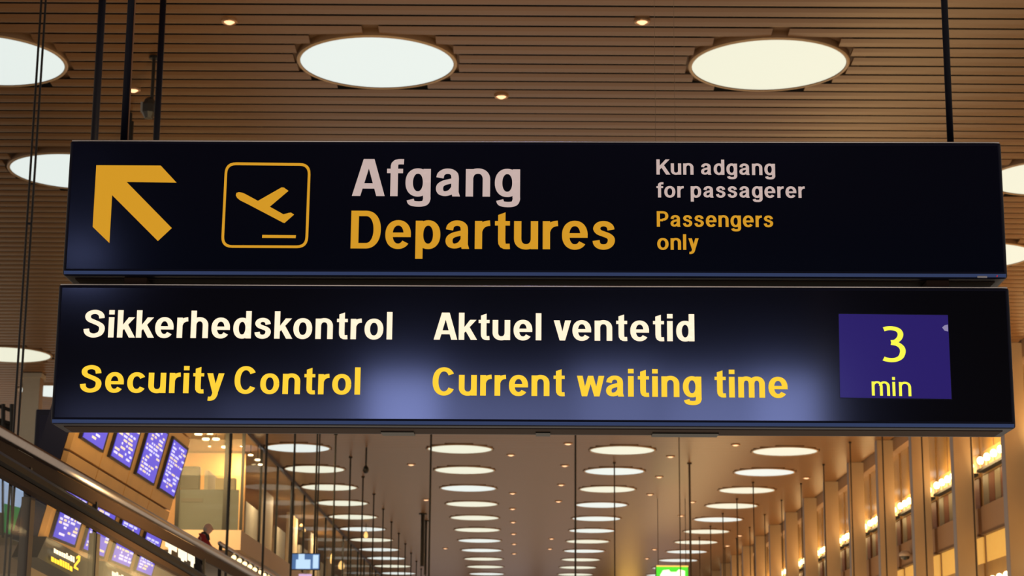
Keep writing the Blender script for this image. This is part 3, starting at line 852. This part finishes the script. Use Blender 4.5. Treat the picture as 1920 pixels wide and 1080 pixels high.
# navy pillar behind
p0 = onY(67, 767, 25); p1 = onY(128, 767, 25)
e = empty('navy_pillar', 'dark navy information pillar behind the steel tube, left of the flight screens', 'pillar sign', None, (p0.x, 25, 1.9))
MB().box((0, 0, .1), (1.05, .3, p0.z - 1.9)).build('cabinet', mat('navy_pillar', (.014, .016, .045), .4), e, bevel=.02)
MB().box((.05, .03, 0), (1.0, .27, .1)).build('plinth', BLACK, e)
MB().box((.06, -.008, .3), (.99, 0, p0.z - 1.9 - .08)).build('face_panel', mat('navy_pillar_face', (.018, .020, .060), .35), e)

# ------------------------------------------------------------------ shop and kiosk seen through the glass
def face(name, pts, Y, m, par=None, th=.1):
    return MB().slab([onY(a, b, Y) for a, b in pts], (0, th, 0)).build(name, m, par)
kb = empty('shop_front', 'pale shop front with bluish lit window seen through the glass at far left', 'shop front')
face('window_pane', [(-40, 862), (62, 898), (60, 962), (-40, 958)], 27, SHOPB, kb)
face('wall_panel', [(-40, 1003), (40, 1003), (40, 1110), (-40, 1110)], 26.9, BEIGE, kb)
face('wall_panel', [(-40, 960), (60, 963), (60, 1003), (-40, 1003)], 27, mat('shop_back', (.12, .13, .10), .6), kb)
face('green_display', [(8, 944), (38, 952), (38, 1008), (8, 998)], 26.8, SHOPG, kb, .05)
for x_ in (3, 20, 44, 60):
    face('frame_post', [(x_, 866), (x_ + 3, 866), (x_ + 3, 1008), (x_, 1008)], 26.75, BLACK, kb, .05)
for x_, c_ in ((1, LITW), (13, LITW), (30, LITW)):
    face('lit_poster', [(x_, 874 + x_ * .3), (x_ + 10, 876 + x_ * .3), (x_ + 10, 899 + x_ * .3), (x_, 895 + x_ * .3)], 26.7, c_, kb, .02)
MB().box((onY(-40, 1110, 26).x, 26.6, .82), (onY(60, 1000, 26).x, 27.2, onY(0, 1110, 26.9).z)).build('base', BEIGE, kb)
kc = tag(face('low_counter', [(53, 1048), (172, 1092), (172, 1130), (53, 1130)], 17.9, BEIGE, None, .3), 'beige counter panel below the lit boxes, behind the glass', 'counter')
kd = tag(face('dark_display_wall', [(60, 905), (140, 950), (160, 1060), (55, 1052)], 26.2, mat('dark_display', (.02, .025, .03), .3), None, .1), 'dark display wall behind the glass beside the flight screens', 'display wall')
# far-left column and dark railing
p = onY(56, 760, 45.0)
e = empty('pale_column', 'pale square column at far left in front of a skylight', 'column', None, (p.x, 45, 0))
MB().box((-.2, 0, 0), (.2, .35, CZ)).build('shaft', WHITEC, e); MB().box((.2, .02, 0), (.206, .34, CZ)).build('side_strip', SPAN, e)
MB().box((-.24, -.04, CZ - .1), (.24, .39, CZ)).build('capital', WHITEC, e)
e = empty('dark_railing', 'dark metal railing frame at far left above the steel tube', 'railing')
for a, b in (((-40, 748), (22, 770)), ((-40, 775), (22, 795)), ((-40, 800), (30, 822))):
    MB().cyl(onY(*a, 30), onY(*b, 30), .03, 8).build('bar', BLACK, e)
for x_ in (-12, 6, 22): MB().cyl(onY(x_, 758, 30), onY(x_, 900, 30), .035, 8).build('upright', BLACK, e)
MB().slab([onY(-40, 776, 30.1), onY(22, 797, 30.1), onY(34, 860, 30.1), onY(-40, 850, 30.1)], (0, .03, 0)).build('infill_panel', mat('dark_infill', (.05, .045, .03), .5), e)

# ------------------------------------------------------------------ upper walkway, rail with lights, person
FZ = EYE.z + 2.10
struct('floor_walkway', MB().box((-16, 24, FZ - .35), (-4.9, 64, FZ)), FLOORM, 'raised walkway slab along the left side')
RX = -5.45
RZ = EYE.z + .577 * 5.45
wr_ = empty('walkway_railing', 'steel walkway railing with a line of warm lights, behind the person', 'railing', None)
MB().cyl((RX, 35.2, RZ), (RX, 62, RZ), .04, 12).build('top_rail', STEEL, wr_, smooth=True)
MB().slab([(RX, 35.3, FZ + .05), (RX, 62, FZ + .05), (RX, 62, RZ - .22), (RX, 35.3, RZ - .22)], (.015, 0, 0)).build('glass_panel', GLASS2, wr_)
MB().box((RX - .05, 35.3, RZ - .21), (RX + .05, 62, RZ - .16)).build('light_channel', BLACK, wr_)
rl = MB().ball((0, 0, 0), .05, 10, 6).mesh('light', mat('rail_light', (1, .8, .4), .5, emit=(1, .74, .36), es=2.5))
k = 0
yy = 37.0
while yy < 61:
    o = link('light', rl, wr_); o.location = (RX, yy, RZ - .11); k += 1; yy += .75
for i in range(6): MB().box((RX - .03, 35.3 + i * 5, FZ), (RX + .03, 35.36 + i * 5, RZ - .02)).build('post', BLACK, wr_)
# brighter lit strips low behind the near rail
for i, (px, py, wv, hv) in enumerate(((310, 1012, 20, 12), (334, 1025, 15, 19), (352, 1032, 12, 18))):
    q = [onY(px, py, 29.5), onY(px + wv, py + wv * .55, 29.5), onY(px + wv, py + wv * .55 + hv, 29.5), onY(px, py + hv, 29.5)]
    zb_ = min(v.z for v in q)
    e = tag(MB().slab(q, (0, .06, 0)).box((q[0].x + .05, 29.52, FZ), (q[0].x + .09, 29.55, q[3].z)).build('lit_window_box', LITW), 'glowing warm light box behind the handrail, %s from the left' % ORD[i], 'light box', 'light boxes left of the person')


def skinned(name, pts, edges, radii, m, parent, root=0, lvl=2):
    me = bpy.data.meshes.new(name); me.from_pydata([tuple(p) for p in pts], edges, []); me.materials.append(m)
    o = link(name, me, parent)
    sk = o.modifiers.new('skin', 'SKIN'); sk.use_smooth_shade = True
    lay = me.skin_vertices[0] if me.skin_vertices else None
    if lay is None:
        bm = bmesh.new(); bm.from_mesh(me); bm.verts.layers.skin.verify(); bm.to_mesh(me); bm.free(); lay = me.skin_vertices[0]
    for i, r_ in enumerate(radii):
        lay.data[i].radius = (r_, r_) if not isinstance(r_, tuple) else r_
        lay.data[i].use_root = i == root
    sb_ = o.modifiers.new('sub', 'SUBSURF'); sb_.levels = lvl; sb_.render_levels = lvl
    return o


ph = onY(396, 982, 33.9)          # crown
pe = empty('person', 'balding person in a red jacket with dark collar leaning on the walkway rail', 'person', None, (ph.x - .18, 33.9, FZ))
hz = ph.z - FZ                     # standing height
k_ = hz / 1.72
def V3(x, y_, z_): return Vector((x, y_, z_)) * k_
J = dict(pel=V3(-.06, 0, .93), spi=V3(-.03, 0, 1.12), che=V3(.06, 0, 1.32), nek=V3(.135, 0, 1.47), hd=V3(.165, 0, 1.55), top=V3(.185, 0, 1.64),
         lsh=V3(.05, .17, 1.40), lel=V3(.20, .24, 1.17), lwr=V3(.40, .20, 1.07), rsh=V3(.05, -.17, 1.40), rel=V3(.22, -.24, 1.16), rwr=V3(.42, -.2, 1.06),
         lhp=V3(-.06, .09, .90), lkn=V3(.0, .11, .49), lan=V3(-.05, .11, .08), rhp=V3(-.06, -.09, .90), rkn=V3(.03, -.11, .49), ran=V3(-.02, -.11, .08), lto=V3(.09, .12, .03), rto=V3(.12, -.12, .03))
names = list(J)
ed = [('pel', 'spi'), ('spi', 'che'), ('che', 'nek'), ('nek', 'hd'), ('hd', 'top'), ('che', 'lsh'), ('lsh', 'lel'), ('lel', 'lwr'), ('che', 'rsh'), ('rsh', 'rel'), ('rel', 'rwr'),
      ('pel', 'lhp'), ('lhp', 'lkn'), ('lkn', 'lan'), ('lan', 'lto'), ('pel', 'rhp'), ('rhp', 'rkn'), ('rkn', 'ran'), ('ran', 'rto')]
rad = dict(pel=.13, spi=.13, che=.14, nek=.06, hd=.09, top=.085, lsh=.06, lel=.045, lwr=.03, rsh=.06, rel=.045, rwr=.03, lhp=.09, lkn=.06, lan=.045, rhp=.09, rkn=.06, ran=.045, lto=.03, rto=.03)
skinned('body', [J[n_] for n_ in names], [(names.index(a), names.index(b)) for a, b in ed], [rad[n_] * k_ for n_ in names], SKIN, pe)
jn = ['pel', 'spi', 'che', 'nk2', 'lsh', 'lel', 'lwr', 'rsh', 'rel', 'rwr']
JJ = dict(J); JJ['nk2'] = V3(.11, 0, 1.42)
je = [('pel', 'spi'), ('spi', 'che'), ('che', 'nk2'), ('che', 'lsh'), ('lsh', 'lel'), ('lel', 'lwr'), ('che', 'rsh'), ('rsh', 'rel'), ('rel', 'rwr')]
jr = dict(pel=.165, spi=.16, che=.17, nk2=.09, lsh=.085, lel=.065, lwr=.048, rsh=.085, rel=.065, rwr=.048)
skinned('jacket', [JJ[n_] for n_ in jn], [(jn.index(a), jn.index(b)) for a, b in je], [jr[n_] * k_ for n_ in jn], RED, pe)
tn = ['pel', 'lhp', 'lkn', 'lan', 'rhp', 'rkn', 'ran']
skinned('trousers', [J[n_] for n_ in tn], [(0, 1), (1, 2), (2, 3), (0, 4), (4, 5), (5, 6)], [.14 * k_, .1 * k_, .08 * k_, .065 * k_, .1 * k_, .08 * k_, .065 * k_], DARKC, pe)
MB().lathe(V3(.10, 0, 1.36), [(.135 * k_, -.02), (.115 * k_, .05), (.085 * k_, .11), (.07 * k_, .12)], 18).build('collar', DARKC, pe, smooth=True)
hc = V3(.175, 0, 1.60)
MB().ball(hc, .105 * k_, 18, 14, (1.02, .80, 1.16)).build('head', SKIN, pe, smooth=True)
MB().ball(hc + Vector((-.035, 0, -.02)) * k_, .10 * k_, 18, 10, (.86, .86, .80)).build('hair', HAIR, pe, smooth=True)
MB().ball(hc + Vector((.112, 0, -.015)) * k_, .02 * k_, 8, 6, (1.1, .7, 1.3)).build('nose', SKIN, pe, smooth=True)
for s in (-1, 1):
    MB().ball(hc + Vector((.0, s * .086, -.01)) * k_, .028 * k_, 8, 6, (.7, .4, 1.2)).build('ear', SKIN, pe, smooth=True)
    MB().ball(hc + Vector((.097, s * .032, .012)) * k_, .010 * k_, 8, 6).build('eye', EYEM, pe, smooth=True)
MB().ball(hc + Vector((.098, 0, -.062)) * k_, .018 * k_, 8, 6, (.5, 1.2, .25)).build('mouth', mat('lips', (.35, .12, .1), .5), pe, smooth=True)
for s, wn_ in ((1, 'lwr'), (-1, 'rwr')):
    wq = J[wn_]
    hb_ = MB().ball(wq + Vector((.06, 0, -.005)) * k_, .045 * k_, 10, 8, (1.2, .85, .5))
    for q in range(4):
        y_ = (q - 1.5) * .019
        ln = (.055, .065, .06, .048)[q]
        hb_.tube([wq + Vector((.095, y_, 0)) * k_, wq + Vector((.095 + ln * .6, y_, -.008)) * k_, wq + Vector((.095 + ln, y_, -.04)) * k_], [.010 * k_, .009 * k_, .007 * k_], 8)
    hb_.tube([wq + Vector((.04, s * -.03, 0)) * k_, wq + Vector((.075, s * -.06, -.01)) * k_, wq + Vector((.10, s * -.062, -.03)) * k_], [.012 * k_, .010 * k_, .008 * k_], 8)
    hb_.build('hand', SKIN, pe, smooth=True)
    MB().ball(J[('l' if s > 0 else 'r') + 'to'] + Vector((-.06, 0, .01)) * k_, .06 * k_, 10, 8, (2.1, .85, .7)).build('shoe', DARKC, pe, smooth=True)

# ------------------------------------------------------------------ glazed office box on the left
OX = -.957 * H
OY = onX(452, 994, OX).y
zf = onX(452, 994, OX).z
zfb = onX(452, 1032, OX).z
OXL = -10.95
bx = empty('glazed_office', 'glazed office box above a peach fascia, left of the skylights', 'office')
MB().box((OXL, OY, zfb), (OX, OY + .2, zf)).build('front_fascia', PEACH, bx)
nf = 12
for i in range(nf):
    a = OY + .2 + i * 6.2
    MB().box((OX - .2, a + .01, zfb), (OX, a + 6.19, zf)).build('side_fascia', PEACH, bx)
MB().box((OXL, OY + .2, zfb + .05), (OX - .2, 120, zf - .1)).build('floor_slab', BEIGE, bx)
MB().box((OX - .06, OY, zf), (OX + .02, OY + .08, CZ)).build('corner_post', BLACK, bx)
MB().box((OXL, OY, CZ - .12), (OX, OY + .1, CZ)).build('head_beam', BLACK, bx)
MB().box((OX - .08, OY + .1, CZ - .12), (OX - .03, 120, CZ)).build('side_head_beam', mat('violet_beam', (.06, .05, .07), .4), bx)
for px_ in (334, 423): 
    q = onY(px_, 900, OY)
    MB().box((q.x - .05, OY, zf), (q.x + .05, OY + .08, CZ - .12)).build('mullion', BLACK, bx)
MB().box((OXL + .05, OY + .03, zf), (OX - .06, OY + .05, CZ - .12)).build('front_glass', GLASS2, bx)
yy = OY + .08
i = 0
while yy < 112:
    MB().box((OX - .05, yy + .03, zf), (OX - .03, yy + 3.84, CZ - .12)).build('side_pane', GLASS2, bx)
    MB().box((OX - .07, yy + 3.84, zf), (OX, yy + 3.9, CZ - .12)).build('mullion', BLACK, bx)
    yy += 3.9; i += 1
# interior
MB().box((OXL, OY + 4.5, zf), (OX - .6, OY + 4.7, CZ - .15)).build('back_wall', YWALL, bx)
MB().box((OXL - .1, OY + .2, zf), (OXL, 118, CZ - .1)).build('side_wall', YWALL, bx)
MB().box((OXL, OY + .1, CZ - .1), (OX - .06, 118, CZ - .06)).build('inner_ceiling', mat('office_ceiling', (.42, .25, .1), .6), bx)
g0, g1 = onY(336, 918, OY + .3), onY(446, 989, OY + .3)
MB().box((g0.x, OY + .25, zf), (g1.x, OY + .3, g0.z)).build('grey_lower_panel', GREYP, bx)
def inbox(n_, x0, y0_, x1, y1_, dy, m):
    a, b = onY(x0, y0_, OY + dy), onY(x1, y1_, OY + dy)
    return MB().box((a.x, OY + dy, b.z), (b.x, OY + dy + .3, a.z)).build(n_, m, bx)
inbox('dark_cabinet', 338, 874, 372, 916, .6, DGREY)
inbox('grey_box', 404, 896, 440, 918, .6, mat('grey_box', (.30, .24, .13), .6))
inbox('slot_handle', 340, 934, 380, 941, .22, DGREY)
for k in range(14):
    yb0 = OY + 1.0 + k * 3.9
    MB().box((OX - 1.25, yb0 + .1, zf), (OX - 1.15, yb0 + 3.0, CZ - (.2 if k % 2 else 1.1))).build('partition', mat('office_partition', (.60, .48, .30), .6) if k % 2 else mat('office_partition_grey', (.40, .36, .27), .6), bx)
# round ceiling lights inside the office
for i, (px, py, wv) in enumerate(((372, 813, 9), (394, 812, 8), (386, 823, 8), (405, 823, 8), (421, 838, 7), (393, 837, 3), (470, 853, 6), (483, 862, 6), (488, 871, 5))):
    Y_ = OY + .9 if px < 440 else OY + 3
    q = onY(px, py, Y_)
    e = empty('office_lamp', 'glowing round lamp at the office ceiling, %s from the left' % ORD[[372, 386, 393, 394, 405, 421, 470, 483, 488].index(px)], 'ceiling lamp', 'round lamps in the glazed office', (q.x, q.y, q.z))
    rr_ = wv * 48 / FPX
    MB().lathe((0, 0, 0), [(.001, -rr_ * .35), (rr_ * .8, -rr_ * .3), (rr_, 0), (rr_ * .8, rr_ * .2), (.001, rr_ * .25)], 20).build('shade', BULB, e, smooth=True)
    MB().cyl((0, 0, rr_ * .2), (0, 0, CZ - .1 - q.z), .012, 6).build('stem', BLACK, e)
# pendant lamps further along and hanging screen
for i, (px, py, wv, hv) in enumerate(((551, 978, 9, 22), (565, 985, 7, 6), (570, 994, 7, 7), (589, 1006, 5, 6), (623, 1048, 8, 20), (640, 1060, 12, 16), (686, 1003, 8, 12))):
    X_ = OX - .35 if px < 660 else -5.8
    q = onX(px, py, X_) if px < 660 else onY(px, py, 80)
    sc_ = q.y / FPX
    e = empty('pendant_lamp', 'warm glowing pendant along the glazed office, %s from the left' % ORD[i], 'pendant lamp', 'pendants along the glazed office', (q.x, q.y, q.z))
    a, b = wv * sc_ / 2, hv * sc_ / 2
    MB().lathe((0, 0, 0), [(.001, -b), (a * .8, -b * .8), (a, -b * .2), (a * .75, b * .5), (a * .3, b), (.001, b)], 16).build('shade', mat('pendant_glow', (1, .7, .3), .5, emit=(1, .60, .18), es=1.2), e, smooth=True)
    MB().cyl((0, 0, b), (0, 0, CZ - (.1 if px < 660 else 0) - q.z), .012, 6).build('cord', BLACK, e)
TY = 48.0
a, b = onY(544, 1037, TY), onY(600, 1069, TY)
e = empty('hanging_television', 'hanging television with a bright blue-white picture below the office', 'television', None, (a.x, TY, b.z))
wq, hq = b.x - a.x, a.z - b.z
MB().box((0, 0, 0), (wq, .07, hq)).build('casing', BLACK, e, bevel=.01)
MB().box((.02, -.006, .02), (wq - .02, 0, hq - .02)).build('screen', TVD, e)
MB().box((wq * .2, -.010, .03), (wq * .68, -.007, hq * .62)).build('picture', TVM, e)
MB().box((wq * .28, -.010, hq * .62), (wq * .48, -.007, hq * .95)).build('picture', TVM, e)
MB().box((wq * .76, -.010, hq * .1), (wq * .94, -.007, hq * .9)).build('picture', TVM, e)
MB().cyl((wq * .86, .035, hq), (wq * .86, .035, CZ - b.z), .02, 8).build('bracket', BLACK, e)
q0 = onY(560, 1076, TY - .2)
e = tag(MB().box((q0.x, TY - .2, q0.z - .3), (q0.x + .32, TY - .14, q0.z)).build('small_screen', mat('pink_screen', (.3, .1, .3), .4, emit=(.8, .55, .85), es=.8), bevel=.01), 'small pinkish lit screen at the bottom edge under the television', 'screen')

# ------------------------------------------------------------------ green exit sign
EYY = 70.0
a, b = onY(1229, 1060, EYY), onY(1292, 1096, EYY)
e = empty('exit_sign', 'green and white lit exit sign hanging at the bottom edge', 'sign', None, (a.x, EYY, b.z))
wq, hq = b.x - a.x, a.z - b.z
MB().box((0, 0, 0), (wq, .12, hq)).build('casing', mat('exit_casing', (.12, .05, .05), .5), e, bevel=.01)
MB().box((.03, -.01, .03), (wq - .03, 0, hq - .03)).build('green_face', GREEN, e)
MB().box((0.03, -.015, hq - .05), (wq - .02, -.002, hq)).build('lit_top_edge', EXY, e)
MB().add([(wq * x_, -.014, hq * z_) for x_, z_ in ((.14, .05), (.88, .05), (.88, .72), (.7, .8), (.62, .66), (.45, .66), (.40, .78), (.22, .74), (.14, .5))], [tuple(range(9))]).build('white_field', EXW, e)
for x_ in (.1, wq - .1): MB().cyl((x_, .06, hq), (x_, .06, CZ - b.z), .012, 6).build('hanger', mat('dull_rod', (.06, .035, .02), .5), e)
